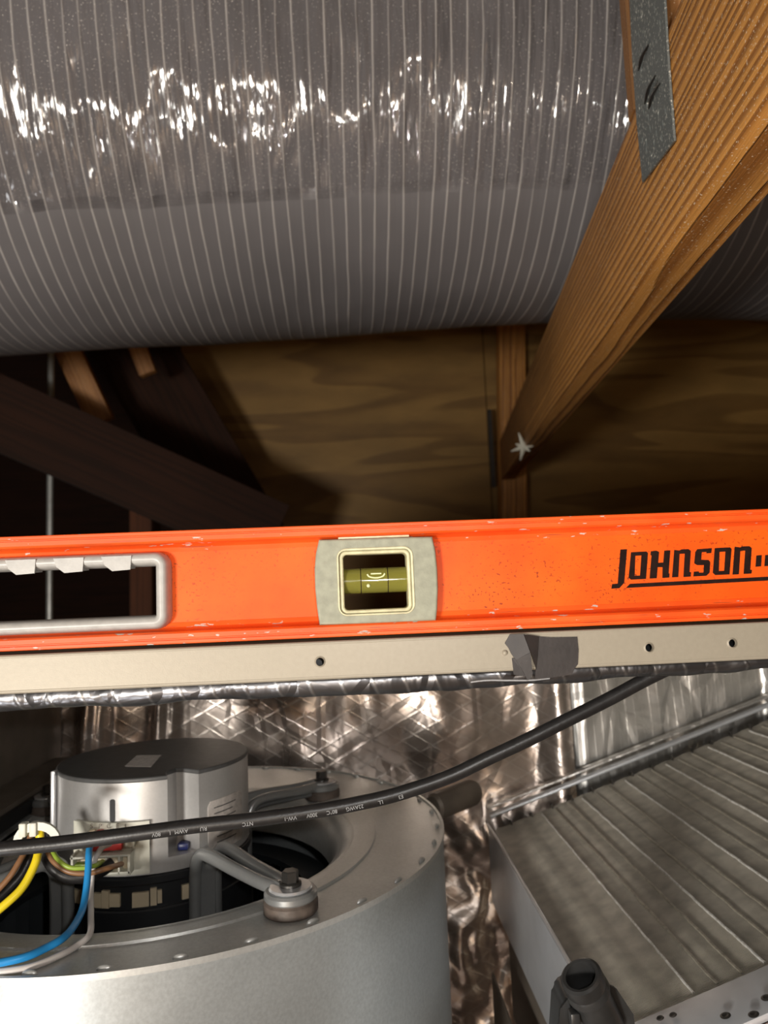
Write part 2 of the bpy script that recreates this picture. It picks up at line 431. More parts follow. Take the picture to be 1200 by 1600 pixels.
# strap / nail plate on the side face of the brace and the upright
def fl(px, py): p = onface(px, py, .0018); return (p.dot(ta), p.z)
pts2 = [fl(*p) for p in ((980, -90), (1035, -90), (1043, 60), (1047, 120), (1055, 220), (1005, 285), (996, 190), (989, 90), (985, 0))]
def slot(px0, py0, px1, py1, wd):
    a = Vector(fl(px0, py0)); b = Vector(fl(px1, py1)); d = (b-a).normalized(); n = Vector((-d.y, d.x))*wd/2
    return [tuple(a+n), tuple(b+n*.5), tuple(b-n*.5), tuple(a-n)]
holes = [slot(1003, 111, 1017, 62, .0045), slot(1012, 166, 1030, 124, .005)]
o0 = onface(1005, 285, .0018); base0 = o0 - ta*o0.dot(ta); base0.z = 0
SM = Matrix(((ta.x, 0, NF.x, base0.x), (ta.y, 0, NF.y, base0.y), (0, 1, 0, 0), (0, 0, 0, 1)))
def platey(name, m):
    g = G(name); c = g.co()
    n1 = g.noise(c, 420, 3); n2 = g.noise(g.co((500, 500, 90)), 1, 2)
    sp_ = g.ramp(n1, [(.58, 0.), (.66, 1.)])
    col = g.mix(g.math('MULTIPLY', sp_, .8), (.20, .22, .215), (.75, .75, .68))
    return g.out(col, .55, .55, g.bump(n1, .6, .0008, g.bump(n2, .4, .0008)))
MT['strap'] = platey('zinc_strap', None)
strap = thing('steel_strap', 'grey galvanised nail plate with punched slots hanging over the pine brace', 'strap', o0)
link('plate', plate([pts2]+holes, .0016, .0003, SM), MT['strap'], strap)
for k, (x, y) in enumerate([(1001, 175), (1008, 182), (1015, 190), (1023, 178), (1031, 184), (1038, 200), (1018, 208), (1012, 240), (1020, 250), (1028, 215), (1036, 222), (1004, 30), (995, 20), (1025, 20), (1034, 45), (1000, 60), (1006, 225), (1012, 228), (1024, 230), (1042, 180)]):
    bm = BM(); a = onface(x, y, .002); 
    add_tube(bm, [a, a+Vector((-.0006, .0004, .004)), a+Vector((-.0002, .0008, .007))], lambda t: .0008*(1-t*.6), 6)
    obj('punched_tooth', bm, MT['strap'], strap)
for k, (a_, b_) in enumerate([((1000, 108), (1013, 70)), ((1016, 168), (1031, 130)), ((1010, 160), (1024, 118))]):
    bm = BM(); p = onface(*a_, .0016); q = onface(*b_, .003)
    add_tube(bm, catmull([p, (p+q)/2+Vector((-.002, 0, 0)), q], 4), lambda t: .0018*(1-.7*t), 6)
    obj('bent_prong', bm, MT['bolt'], strap)

def tri_member(name, label, pxs, y0, y1, th, m, group=None):
    """a board whose front face is laid at two depths (left points y0, right y1) with real thickness"""
    bm = BM(); ring = [at(x, y, yy) for x, y, yy in pxs]
    n = Vector((0, 1, 0))*th
    a = [bm.verts.new(p) for p in ring]; b = [bm.verts.new(p+n) for p in ring]
    bm.faces.new(a); bm.faces.new(b)
    for i in range(len(a)):
        j = (i+1) % len(a); bm.faces.new((a[i], a[j], b[j], b[i]))
    o = obj(name, bm, m); tag(o, label, 'timber', group); return o

# post where the brace ends
p0 = at(789, 830, 2.50); p1 = at(812, 560, 2.50); d = p1-p0
post = beam('wall_post', Vector((p0.x, 2.54, FL)), Vector((p0.x+.10, 2.54, 1.60)), .089, .070, MT['wood'], up=(0, -1, 0))
tag(post, 'upright pine post against the plywood where the ridged brace ends', 'timber')
bm = BM(); add_box(bm, (.486, 2.490, .33), (.500, 2.503, .60)); o = obj('truss_plate', bm, MT['bolt']); tag(o, 'narrow dark steel plate along the left edge of the back post', 'plate')
sp_ = BM(); c = onface(818, 698, .004)
for k in range(7):
    a = k*2*PI/7; r = .02+.012*(k % 3)
    add_tube(sp_, [c, c+Vector((math.cos(a)*r, -.004, math.sin(a)*r*.7))], lambda t: .007*(1-.85*t), 6)
o = obj('foam_blob', sp_, MT['whitew'] if 'whitew' in MT else MT['white']); tag(o, 'small white star-shaped blob stuck near the end of the pine brace', 'foam')

# timbers far left, some with shade put into their colour
dl = beam('shade_toned_rafter', at(-160, 575, 1.70), at(430, 838, 1.90), .038, .17, MT['shade_wood'], up=(0, 0, 1)); tag(dl, 'wide rafter coloured dark for the attic shade, sloping down from the left edge above the level', 'timber')
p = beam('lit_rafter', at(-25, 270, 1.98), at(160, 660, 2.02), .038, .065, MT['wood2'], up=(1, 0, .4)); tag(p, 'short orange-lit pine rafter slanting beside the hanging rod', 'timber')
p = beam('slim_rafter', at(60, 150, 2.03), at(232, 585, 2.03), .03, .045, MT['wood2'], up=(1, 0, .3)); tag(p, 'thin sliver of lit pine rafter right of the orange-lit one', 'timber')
p = beam('deep_rafter', at(-50, 100, 2.3), at(390, 850, 2.3), .05, .24, MT['shade_wood'], up=(1, 0, .6)); tag(p, 'broad rafter with shade put into its colour, crossing in front of the plywood left end', 'timber')  # dark board placed where a shadow edge crosses the plywood
p0 = at(227, 850, 2.05); p1 = at(227, 785, 2.05)
p = beam('short_stud', Vector((p0.x, 2.05, FL)), Vector((p1.x, 2.05, p1.z)), .10, .058, MT['shade_pine'], up=(1, 0, 0)); tag(p, 'short stud with shadow painted into its brown colour above the grip of the level', 'timber')
for (px, y0) in ((78, 1.93),):
    bm = BM(); a = at(px, 835, y0); 
    add_tube(bm, [(a.x, y0, FL), (a.x, y0, 1.7)], .0080, 10)
    nn = 260
    o = obj('hanger_rod', bm, MT['rod']); tag(o, 'thin grey steel rod hanging vertically at the far left', 'rod')

# ---------------------------------------------------------------- flexible duct overhead
def duct_c(x):
    zc = .715 + .035*x - (.12*max(0, x-.35)**2)
    return Vector((x, 1.072, zc))
DR = .320
bm = BM(); NX, NA = 420, 200; X0, X1 = -1.1, 1.5
uvl = bm.loops.layers.uv.new('UVMap'); g = []
for i in range(NX+1):
    x = X0+(X1-X0)*i/NX; c = duct_c(x); col = []
    for j in range(NA):
        a = -PI + 2*PI*j/NA      # 0 faces the lens (-Y), grows upward
        r = DR + .0035*noise.noise(Vector((x*3, a*1.2, 0))) + .0012*noise.noise(Vector((x*12, a*3, 4)))
        if a > .12-.0 and a < 2.6: r += .0020
        col.append(bm.verts.new(c + Vector((0, -math.cos(a)*r, math.sin(a)*r))))
    g.append(col)
for i in range(NX):
    for j in range(NA):
        k = (j+1) % NA
        f = bm.faces.new((g[i][j], g[i+1][j], g[i+1][k], g[i][k]))
        u0 = X0+(X1-X0)*i/NX; u1 = X0+(X1-X0)*(i+1)/NX
        a0 = (-PI+2*PI*j/NA + .47)*DR; a1 = (-PI+2*PI*(j+1)/NA + .47)*DR
        for l, uv in zip(f.loops, ((u0, a0), (u1, a0), (u1, a1), (u0, a1))): l[uvl].uv = uv
for col in (g[0], g[-1]): bm.faces.new(col)
o = obj('flexible_duct', bm, MT['duct']); tag(o, 'large grey insulated flexible duct with pale ribs and crinkled clear film overhead', 'duct')

# ---------------------------------------------------------------- spirit level
YL = .387
def q(px, py, y=YL): p = at(px, py, y); return (p.x, p.z)
lev = thing('spirit_level', 'orange metal spirit level resting on the tan flange of the air handler', 'level', (0, YL+.011, -.0234))
LX0, LX1 = -.335, .275
zt_, zb_ = .0343, -.0236
def rail_profile(top):
    s = 1 if top else -1; z = zt_ if top else zb_
    P = [(.0004, 0), (0, -.0004), (0, -.0018), (.0007, -.0021), (.0007, -.0026), (0, -.0029), (0, -.0052), (.0006, -.0058), (.0012, -.0062),
         (.0055, -.0068), (.0078, -.0082), (.0088, -.0105), (.0134, -.0105), (.0144, -.0082), (.0165, -.0068), (.0215, -.0062), (.022, -.0052), (.022, -.0004), (.0216, 0)]
    return [(YL+a, z+s*b) for a, b in P]
for top in (True, False):
    bm = BM(); P = rail_profile(top)
    a = [bm.verts.new((LX0, y, z)) for y, z in P]; b = [bm.verts.new((LX1, y, z)) for y, z in P]
    bm.faces.new(a); bm.faces.new(b)
    for i in range(len(P)):
        j = (i+1) % len(P); bm.faces.new((a[i], a[j], b[j], b[i]))
    obj('top_rail' if top else 'bottom_rail', bm, MT['rail'], lev, 25)
hx1 = q(252, 925)[0]; hz0 = q(150, 980)[1]; hz1 = q(150, 874)[1]
vx0, vz1 = q(506, 848); vx1, vz0 = q(668, 965)
rect = lambda x0, x1, z0, z1: [(x0, z0), (x1, z0), (x1, z1), (x0, z1)]
link('web', plate([rect(LX0, LX1, zb_+.0095, zt_-.0095), rrect(-.29, hx1, hz0, hz1, .006), rrect(vx0, vx1, vz0, vz1, .003)], .0032, 0, front(YL+.0108)), MT['orange'], lev)
# grip frame with finger notches
ox1 = q(262, 925)[0]; oz1 = q(120, 868)[1]; oz0 = q(120, 987)[1]
ix1 = q(240, 925)[0]; iz1 = q(120, 886)[1]-.0002; iz0 = q(120, 970)[1]
outer = rrect(-.296, ox1, oz0, oz1, .0065)
inner = rrect(-.287, ix1, iz0, iz1+.0018, .0012)
bm = BM(); cx0, cx1 = -.292, q(251, 925)[0]; cz0, cz1 = q(120, 978)[1], q(120, 877)[1]
path = rrect(cx0, cx1, cz0, cz1, .0038, 8); rings = []
for k in range(4):
    for kk in range(9):
        t = math.radians(90*k+90*kk/8); c = path[k*9+kk]; n_ = (math.cos(t), math.sin(t)); ring = []
        for m_ in range(20):
            b_a = 2*PI*m_/20; ca, sa = math.cos(b_a), math.sin(b_a)
            ca = math.copysign(abs(ca)**.75, ca); sa = math.copysign(abs(sa)**.75, sa)
            ring.append(bm.verts.new((c[0]+n_[0]*ca*.0037, YL+.0100+sa*.0098, c[1]+n_[1]*ca*.0037)))
        rings.append(ring)
for k in range(len(rings)):
    A, B = rings[k], rings[(k+1) % len(rings)]
    for m_ in range(20): bm.faces.new((A[m_], A[(m_+1) % 20], B[(m_+1) % 20], B[m_]))
obj('grip', bm, MT['grip'], lev, 60)
# stepped finger notches stand a little proud of the grip
x = ix1-.012
while x > -.27:
    bm = BM(); add_prism(bm, [(x-.0002, iz1+.0040), (x-.0006, iz1-.0012), (x-.0085, iz1-.0016), (x-.0120, iz1+.0012), (x-.0130, iz1+.0040)], YL-.0002, YL+.012, FRONT)
    es = [e for e in bm.edges if all(abs(v.co.y-(YL-.0002)) < 1e-5 for v in e.verts)]
    bmesh.ops.bevel(bm, geom=es, offset=.001, segments=2, affect='EDGES')
    obj('grip_tooth', bm, MT['grip'], lev); x -= .0241
# vial housing
hb = [q(498, 843), q(560, 841), q(620, 839), q(676, 838), q(681, 860), q(684, 890), q(685, 920), q(684, 950), q(682, 970), q(640, 972), q(570, 975), q(499, 977), q(495, 950), q(492, 920), q(491, 890), q(493, 865)]
win = rrect(*[q(530, 900)[0], q(643, 900)[0], q(586, 958)[1], q(586, 859)[1]], .0035)
vh = link('vial_housing', plate([hb, win], .018, .0012, front(YL+.0100)), MT['vialbox'], lev)
w2 = rrect(q(537, 900)[0], q(637, 900)[0], q(586, 952)[1], q(586, 865)[1], .002)
link('window_frame', plate([win, w2], .014, .0011, front(YL+.0090)), MT['cream'], vh)
sm = rrect(q(527, 900)[0], q(647, 900)[0], q(586, 961)[1], q(586, 855)[1], .005)
link('window_lip', plate([sm, win], .0012, .0004, front(YL+.0010)), MT['cream'], vh)
bm = BM(); a = q(528, 838); b = q(640, 834); add_box(bm, (a[0], YL+.0035, a[1]-.0014), (b[0], YL+.009, b[1]+.0002), None, .0003); obj('housing_tab', bm, MT['cream'], vh)
gg = G('yellow_vial_fluid')
MT['vial'] = gg.out((.30, .28, .055), .12, 0., gg.bump(gg.noise(gg.co((60, 300, 300)), 1, 2), .15, .001), Transmission_Weight=.45, IOR=1.45)
MT['bubble'] = simple('pale_bubble', (.75, .78, .45), .08, 0, 0, 100, .02)
zc_ = (q(586, 886)[1]+q(586, 927)[1])/2; xa = q(534, 905)[0]; xb = q(641, 905)[0]; rv = .0067; yv = YL+.0115
bm = BM(); add_tube(bm, [(xa, yv, zc_), (xa+.0006, yv, zc_), (xb-.0006, yv, zc_), (xb, yv, zc_)], rv, 32); obj('vial', bm, MT['vial'], vh)
for px in (564, 607):
    x = q(px, 905)[0]; bm = BM(); add_lathe(bm, [(rv, -.0002), (rv+.00015, -.0002), (rv+.00015, .0002), (rv, .0002)], Matrix.Translation((x, yv, zc_)) @ Matrix.Rotation(PI/2, 4, 'Y'), 32, True)
    obj('vial_line', bm, MT['ink'], vh)
bx0, bx1 = q(574, 895)[0], q(602, 895)[0]
bm = BM(); xm = (bx0+bx1)/2
pts = []
for k in range(13):
    t = -1+2*k/12; pts.append((xm+t*(bx1-bx0)/2, yv-rv*.94, zc_+rv*.50-.0021*math.sqrt(max(0, 1-t*t))))
add_tube(bm, pts, .00045, 8)
pts = [(xm+(-1+2*k/8)*(bx1-bx0)*.3, yv-rv*.93, zc_+rv*.52) for k in range(9)]
add_tube(bm, pts, .0004, 8); obj('bubble', bm, MT['bubble'], vh)
bm = BM(); bmesh.ops.create_uvsphere(bm, u_segments=12, v_segments=8, radius=.001, matrix=Matrix.Translation((q(576, 915)[0], yv-rv*.95, q(576, 915)[1]))); obj('glint_bead', bm, MT['bubble'], vh)

# lettering printed on the web
def lp(cx, cy):      # positions measured on the lettering, laid on the face of the web
    p = at(940+cx*260/1200, 830+cy*100/462, YL+.0091); return (p.x, p.z)
LET = [
 [[(136,132),(183,130),(163,372),(128,412),(70,415),(75,382),(116,378)]],
 [[(212,152),(322,146),(334,158),(320,345),(212,350),(195,335)], [(243,178),(287,175),(277,320),(238,322)]],
 [[(355,145),(394,140),(414,150),(408,228),(445,226),(452,140),(495,138),(483,305),(490,306),(487,335),(438,338),(440,260),(404,260),(397,340),(346,342),(360,175),(352,172)]],
 [[(524,135),(560,140),(575,132),(625,129),(643,142),(634,295),(645,296),(643,328),(590,331),(600,162),(562,164),(553,331),(508,334)]],
 [[(690,130),(795,122),(790,158),(755,160),(757,150),(722,152),(718,206),(770,208),(783,222),(778,300),(755,322),(662,327),(665,292),(700,290),(702,300),(735,298),(738,245),(690,245),(668,232),(676,150)]],
 [[(816,122),(925,116),(937,128),(922,312),(820,317),(802,300)], [(850,150),(893,147),(884,286),(845,288)]],
 [[(960,112),(1000,117),(1012,110),(1065,108),(1082,122),(1072,278),(1084,280),(1080,306),(1024,309),(1036,140),(1000,142),(990,311),(944,314)]],
 [[(1116,176),(1155,172),(1150,254),(1110,257)]],
 [[(1180,172),(1218,170),(1213,250),(1174,253)]],
 [[(1240,168),(1275,166),(1292,205),(1294,165),(1325,163),(1320,244),(1290,246),(1272,210),(1270,248),(1235,250)]],
 [[(205,380),(1400,318),(1396,346),(175,410)]],
]
for L in LET:
    link('printed_letter' if L is not LET[-1] else 'printed_underline', plate([[lp(*p) for p in P] for P in L], .00025, 0, front(YL+.0091)), MT['ink'], lev)

# ---------------------------------------------------------------- air handler cabinet
YF = YL
cab = thing('air_handler_cabinet', 'open tan steel air handler cabinet lined with foil under the orange level', 'cabinet', (.1, .66, FL))
XL, XR, YB, ZTOP, ZBOT = -.345, .72, .935, -.0262, -.585
holes = [circ(*q(500, 1034), .0021), circ(*q(1014, 1012), .0021), circ(*q(1144, 1005), .0022)]
fz0, fz1 = -.0437, -.0266
link('front_flange', plate([rect(XL-.03, XR, fz0, fz1)]+holes, .0013, 0, front(YF+.0007)), MT['tan'], cab)
bm = BM()   # rounded edges above and below the flange
add_tube(bm, [(XL-.03, YF+.0011, fz1), (XR, YF+.0011, fz1)], .0012, 12); obj('flange_edge', bm, MT['tan'], cab)
bm = BM(); add_tube(bm, [(XL-.03, YF+.0012, fz0), (XR, YF+.0012, fz0)], .0013, 12); obj('flange_edge', bm, MT['tan'], cab)
def cbox(name, lo, hi, m): bm = BM(); add_box(bm, lo, hi); return obj(name, bm, m, cab)
cbox('top_panel', (XL-.03, YF+.0005, ZTOP-.0012), (XR, YB+.02, ZTOP), MT['tan'])
cbox('dark_backing', (XL-.03, YF+.0125, fz0+.0012), (XR, YF+.0140, fz1), MT['black'])  # added black strip that darkens what shows through the flange holes
cbox('return_lip', (XL-.03, YF+.0014, fz0-.0002), (XR, YF+.012, fz0+.0010), MT['tan'])
cbox('side_panel', (XL-.03, YF, ZBOT), (XL-.0285, YB+.02, ZTOP-.0012), MT['tan'])
cbox('side_panel', (XR-.0015, YF+.02, ZBOT), (XR, YB+.02, ZTOP-.0012), MT['tan'])
cbox('bottom_panel', (XL-.03, YF, ZBOT-.0015), (XR, YB+.02, ZBOT), MT['galv'])
cbox('back_panel', (XL-.03, YB+.018, ZBOT), (XR, YB+.02, ZTOP-.0012), MT['galv'])
for hx, hy in ((500, 1034), (1014, 1012), (1144, 1005)):
    x, z = q(hx, hy); bm = BM()
    add_lathe(bm, [(.0021, -.0003), (.0027, -.0004), (.0029, 0), (.0021, .0006)], Matrix.Translation((x, YF, z)) @ Matrix.Rotation(PI/2, 4, 'X'), 20, True); obj('hole_rim', bm, MT['tan'], cab)
bm = BM(); x, z = q(789, 1020); bmesh.ops.create_uvsphere(bm, u_segments=14, v_segments=8, radius=.0016, matrix=Matrix.Translation((x, YF+.0004, z))); obj('rivet', bm, MT['tan'], cab)

# foil liner: left half of the back (crumpled), right half (ribbed), left wall, floor and the rolled top edge
N = noise.noise
def fb(u, v):
    x = XL-.028+(.262-XL+.028)*u; z = ZBOT+(-.05-ZBOT)*v; d = 0
    d += .010*N(Vector((x*9, z*9, 0))) + .006*N(Vector((x*26, z*14, 2)))
    low = max(0, min(1, (-.24-z)/.06)); d += low*(.022*N(Vector((x*16, z*13, 5))) + .010*abs(N(Vector((x*40, z*34, 7)))))
    for xr, wd, a in ((-.322, .010, .016), (-.306, .007, .012), (-.238, .010, .018), (-.222, .005, .010), (.245, .018, .020)):
        d += a*math.exp(-((x-xr-.15*(z+.15)*(.5 if xr < 0 else 0))/wd)**2)
    return Vector((x, YB-d-.006, z))
obj('foil_liner', sheet(fb, 170, 130), MT['foil_a'], cab, 80)
def fr_(u, v):
    x = .262+(XR-.002-.262)*u; z = ZBOT+(-.05-ZBOT)*v
    d = .006*N(Vector((x*10, z*10, 9)))+.003*N(Vector((x*40, z*12, 3)))
    d += .012*math.exp(-((x-.515)/.006)**2)*(1 if z < -.10 else .2)
    if u < .03: d += -.012*(1-u/.03)
    return Vector((x, YB-.012-d-.008*math.exp(-u*14), z))
obj('foil_liner', sheet(fr_, 140, 90), MT['foil_b'], cab, 80)
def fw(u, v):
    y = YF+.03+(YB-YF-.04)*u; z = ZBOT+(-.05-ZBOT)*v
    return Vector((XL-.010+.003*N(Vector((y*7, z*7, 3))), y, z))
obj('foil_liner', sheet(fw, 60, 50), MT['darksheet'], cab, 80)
def ff(u, v):
    x = XL-.02+(XR-XL)*u; y = YF+.03+(YB-YF-.03)*v
    return Vector((x, y, ZBOT+.016+.022*abs(N(Vector((x*14, y*12, 1))))))
obj('foil_liner', sheet(ff, 120, 70), MT['foil_a'], cab, 80)
def fe(u, v):     # the insulation edge sagging beneath the flange
    x = XL-.02+(XR-XL)*u; px = 551+x/.41*1160
    k = 1-max(0, min(1, (x-.05)/.32))*.55
    k *= max(.15, min(1, (x+.33)/.12))
    r = (.0080*k)+.0012*N(Vector((x*60, v*3, 0)))+.0018*N(Vector((x*22, v*2, 6)))
    a = 2*PI*v
    return Vector((x, YF+.0245+.0085*math.cos(a), -.0455-(.3 if False else 0)+r*math.sin(a)*.9-.0035*k))
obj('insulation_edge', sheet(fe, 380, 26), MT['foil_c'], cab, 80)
bm = BM(); pts = [(x, YF+.0072, -.0505+.0012*N(Vector((x*50, 0, 0)))) for x in [.06+.002*i for i in range(22)]]
add_tube(bm, pts, .0005, 6); obj('foil_crease', bm, MT['zinc'], cab)
def ft(u, v):  # unseen lining under the top, added to reflect light onto the blower
    x = XL-.008+(XR-XL)*u; y = YF+.035+(YB-YF-.05)*v
    return Vector((x, y, -.050-.006*N(Vector((x*14, y*12, 8)))))
obj('foil_liner', sheet(ft, 90, 60), MT['foil_b'], cab, 80)
# ledge on the left, and a black strip in place of the dark gap
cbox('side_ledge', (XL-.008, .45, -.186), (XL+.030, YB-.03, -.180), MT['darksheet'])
cbox('side_ledge', (XL+.031, .45, -.196), (XL+.036, YB-.03, -.184), MT['black'])
# lip that holds the coil at the back
for k, (dy, dz, h_) in enumerate(((0, 0, .004), (.014, .006, .003))):
    bm = BM(); a = Vector((.150, .885+dy, -.270+dz)); b = Vector((.70, .885+dy, -.270+dz+.323*.55))
    M = along(a, b); L_ = (b-a).length
    add_box(bm, (0, 0, 0), (L_, .012, h_), M, .002); obj('coil_ledge', bm, MT['panel'] if k == 0 else MT['foil_b'], cab)

# dull black tape on the flange
def tp(px, py, o=0.0): return at(px, py, YF-.0006-o)
tape = thing('black_tape', 'crumpled piece of dull black tape stuck over the tan flange', 'tape', tp(845, 1065))
def tape_part(pts, name, offs, th=.0006, fold=0):
    bm = BM(); a = [bm.verts.new(tp(x, y, offs+f)) for x, y, f in pts]; b = [bm.verts.new(v.co+Vector((0, th, 0))) for v in a]
    bm.faces.new(a); bm.faces.new(b)
    for i in range(len(a)):
        j = (i+1) % len(a); bm.faces.new((a[i], a[j], b[j], b[i]))
    return obj(name, bm, MT['tape'], tape, 20)
tape_part([(838,994,0),(862,996,.0006),(902,995,0),(904,1015,.0002),(903,1038,0),(897,1046,.0004),(894,1054,0),(860,1059,0),(836,1061,0),(838,1030,.0006)], 'flat_strip', .0)
tape_part([(797,991,.0006),(818,991,.0020),(828,1018,.0042),(829,1028,.0030),(816,1029,.0022),(806,1031,.0012),(800,1023,.0008),(795,1013,.0003),(789,1005,.0006)], 'folded_end', .0008)
tape_part([(817,991,.0016),(842,994,.0004),(840,1026,.0006),(838,1046,.0002),(830,1020,.0040)], 'folded_end', .0006)
tape_part([(806,1031,.0010),(829,1020,.0038),(832,1052,.0020),(828,1062,.0006),(824,1062,.0006),(818,1050,.0016)], 'hanging_tip', .0010)
tape_part([(800,1028,.0),(812,1032,.0008),(824,1058,.0004),(803,1054,0)], 'torn_patch', .0002)

# ---------------------------------------------------------------- blower
ZD = -.200; BC = Vector((-.165, .662, ZD)); BR = .234; MC = Vector((-.168, .640, 0)); HR = .160
blo = thing('blower', 'round galvanised blower housing with a silver motor in its inlet', 'blower', (BC.x, BC.y, ZBOT+.02))
XC_ = XL+.037
def arc(r, n=150):
    a0 = math.acos((XC_-BC.x)/r)   # cut flat against the left wall
    return [(BC.x+r*math.cos(t), BC.y+r*math.sin(t)) for t in [(-a0+2*a0*k/n) for k in range(n+1)]]
hole = circ(MC.x, MC.y, HR, 90)
link('side_plate', plate([arc(BR-.0015), hole], .0014, 0, Matrix.Translation((0, 0, ZD-.0007))), MT['galv'], blo)
def strip(poly, z0, z1, th, name, m, nz=1):
    bm = BM(); inn = [(BC.x+(x-BC.x)*(1-th/BR), BC.y+(y-BC.y)*(1-th/BR)) for x, y in poly]
    for i in range(len(poly)):
        j = (i+1) % len(poly)
        A, B, Ci, Di = poly[i], poly[j], inn[j], inn[i]
        vs = lambda p, z: bm.verts.new((p[0], p[1], z))
        bm.faces.new((vs(A, z0), vs(B, z0), vs(B, z1), vs(A, z1))); bm.faces.new((vs(Ci, z0), vs(Di, z0), vs(Di, z1), vs(Ci, z1)))
        bm.faces.new((vs(A, z1), vs(B, z1), vs(Ci, z1), vs(Di, z1))); bm.faces.new((vs(A, z0), vs(Di, z0), vs(Ci, z0), vs(B, z0)))
    bmesh.ops.remove_doubles(bm, verts=bm.verts, dist=1e-6)
    return obj(name, bm, m, blo, 50)
strip(arc(BR), ZBOT+.02, ZD-.0006, .0012, 'housing_wrap', MT['galv2'])
strip(arc(BR+.0010), ZD-.0022, ZD+.0014, .0024, 'rolled_rim', MT['galv'])
bm = BM()
A0 = math.acos((XC_-BC.x)/BR)
nd = 26
for k in range(nd):
    t = -A0+.06+(2*A0-.1)*k/(nd-1)
    bm = BM(); c = Vector((BC.x+(BR-.0050)*math.cos(t), BC.y+(BR-.0050)*math.sin(t), ZD+.0006))
    bmesh.ops.create_uvsphere(bm, u_segments=12, v_segments=8, radius=1, matrix=Matrix.Translation(c) @ Matrix.Rotation(t, 4, 'Z') @ Matrix.Diagonal((.0018, .0045, .0022, 1)))
    obj('crimp', bm, MT['galv'], blo)
# bell mouth
pr = [(HR+.020, ZD), (HR+.0195, ZD+.0016), (HR+.010, ZD+.0016), (HR+.0, ZD-.0004), (HR-.009, ZD-.007), (HR-.015, ZD-.018), (HR-.017, ZD-.032), (HR-.0185, ZD-.032), (HR-.0165, ZD-.018), (HR-.0105, ZD-.008), (HR-.001, ZD-.002), (HR+.010, ZD)]
bm = BM(); add_lathe(bm, pr, Matrix.Translation((MC.x, MC.y, 0)), 90, True); obj('inlet_ring', bm, MT['galv'], blo)
# wheel deep inside
wh = BM(); add_lathe(wh, [(.120, ZD-.045), (.146, ZD-.045), (.146, ZD-.050), (.120, ZD-.050)], Matrix.Translation((MC.x, MC.y, 0)), 60, True)
wh = obj('wheel', wh, MT['wheel'], blo)
bl = None
for k in range(48):
    a = 2*PI*k/48
    bm = BM(); add_box(bm, (.122, -.0005, ZD-.24), (.145, .0005, ZD-.05), Matrix.Translation((MC.x, MC.y, 0)) @ Matrix.Rotation(a, 4, 'Z') @ Matrix.Translation((.133, 0, 0)) @ Matrix.Rotation(.6, 4, 'Z') @ Matrix.Translation((-.133, 0, 0)))
    obj('blade', bm, MT['wheel'], wh)
bm = BM(); add_lathe(bm, [(0, ZD-.245), (.147, ZD-.245), (.147, ZD-.240), (0, ZD-.240)], Matrix.Translation((MC.x, MC.y, 0)), 60); obj('wheel_back_plate', bm, MT['black'], wh)

# motor
def mpt(px, py, r=.075):   # point of the motor's round wall seen at a pixel -> angle and height
    d = ray(px, py); a = d.x*d.x+1; b = -2*(d.x*MC.x+MC.y); c = MC.x**2+MC.y**2-r*r
    D = max(0, b*b-4*a*c); t = (-b-math.sqrt(D))/(2*a)
    return math.atan2(t-MC.y, d.x*t-MC.x), d.z*t
RM = .075; ZM1, ZM0 = -.130, -.198
aL = mpt(262, 1270)[0]; aR = mpt(311, 1270)[0]
def motor_poly(notch=True, r=RM):
    out = []; n = 120
    for k in range(n):
        t = aR+(2*PI-(aR-aL))*k/(n-1) if notch else 2*PI*k/n
        out.append((MC.x+r*math.cos(t), MC.y+r*math.sin(t)))
    if notch:
        for t, rr in ((aL-.0, r-.001), (aL+.02, r-.0135), ((aL+aR)/2, r-.019), (aR-.09, r-.016)): out.append((MC.x+rr*math.cos(t), MC.y+rr*math.sin(t)))
    return out
mot = link('motor', plate([motor_poly()], ZM1-.003-(-.188), 0, Matrix.Translation((0, 0, (ZM1-.003-.188)/2))), MT['cast'], blo, 30)
bm = BM(); add_prism(bm, motor_poly(False), ZM0, -.188); obj('motor_flange', bm, MT['cast'], mot)
link('lid', plate([motor_poly(True, RM+.0004)], .0034, .0012, Matrix.Translation((0, 0, ZM1-.0016))), MT['lid'], mot, 30)
for nm, r0, z0, z1, m in (('motor_shell', .0735, -.285, -.198, MT['black']), ('motor_band', .0765, -.2050, -.1985, MT['black']), ('motor_band', .0765, -.262, -.2215, MT['black'])):
    bm = BM(); add_lathe(bm, [(0, z0), (r0-.001, z0), (r0, z0+.001), (r0, z1-.001), (r0-.001, z1), (0, z1)], Matrix.Translation((MC.x, MC.y, 0)), 80); obj(nm, bm, m, mot)
def cpatch(px0, px1, z0, z1, off, th, nm, m, n=14, rr=0, par=None):
    a0 = mpt(px0, 1290)[0]; a1 = mpt(px1, 1290)[0]; r = RM+off
    bm = BM()
    P = rrect(a0*r, a1*r, z0, z1, rr if rr else .0003, 4)
    # subdivide in the angular direction by clipping into columns
    cols = n; xs = [a0*r+(a1-a0)*r*k/cols for k in range(cols+1)]
    def span(x):
        d = min(x-a0*r, a1*r-x)
        k = 0 if (not rr or d >= rr) else rr-math.sqrt(max(0, rr*rr-(rr-d)**2))
        return z0+k, z1-k
    prev = None
    for x in xs:
        t = x/r; lo, hi = span(x); c, s = math.cos(t), math.sin(t)
        ring = [bm.verts.new((MC.x+c*R, MC.y+s*R, z)) for R, z in ((r, lo), (r+th, lo), (r+th, hi), (r, hi))]
        if prev:
            for i in range(4):
                j = (i+1) % 4; bm.faces.new((prev[i], prev[j], ring[j], ring[i]))
        else: bm.faces.new(ring)
        prev = ring
    bm.faces.new(prev)
    return obj(nm, bm, m, par or mot, 30)
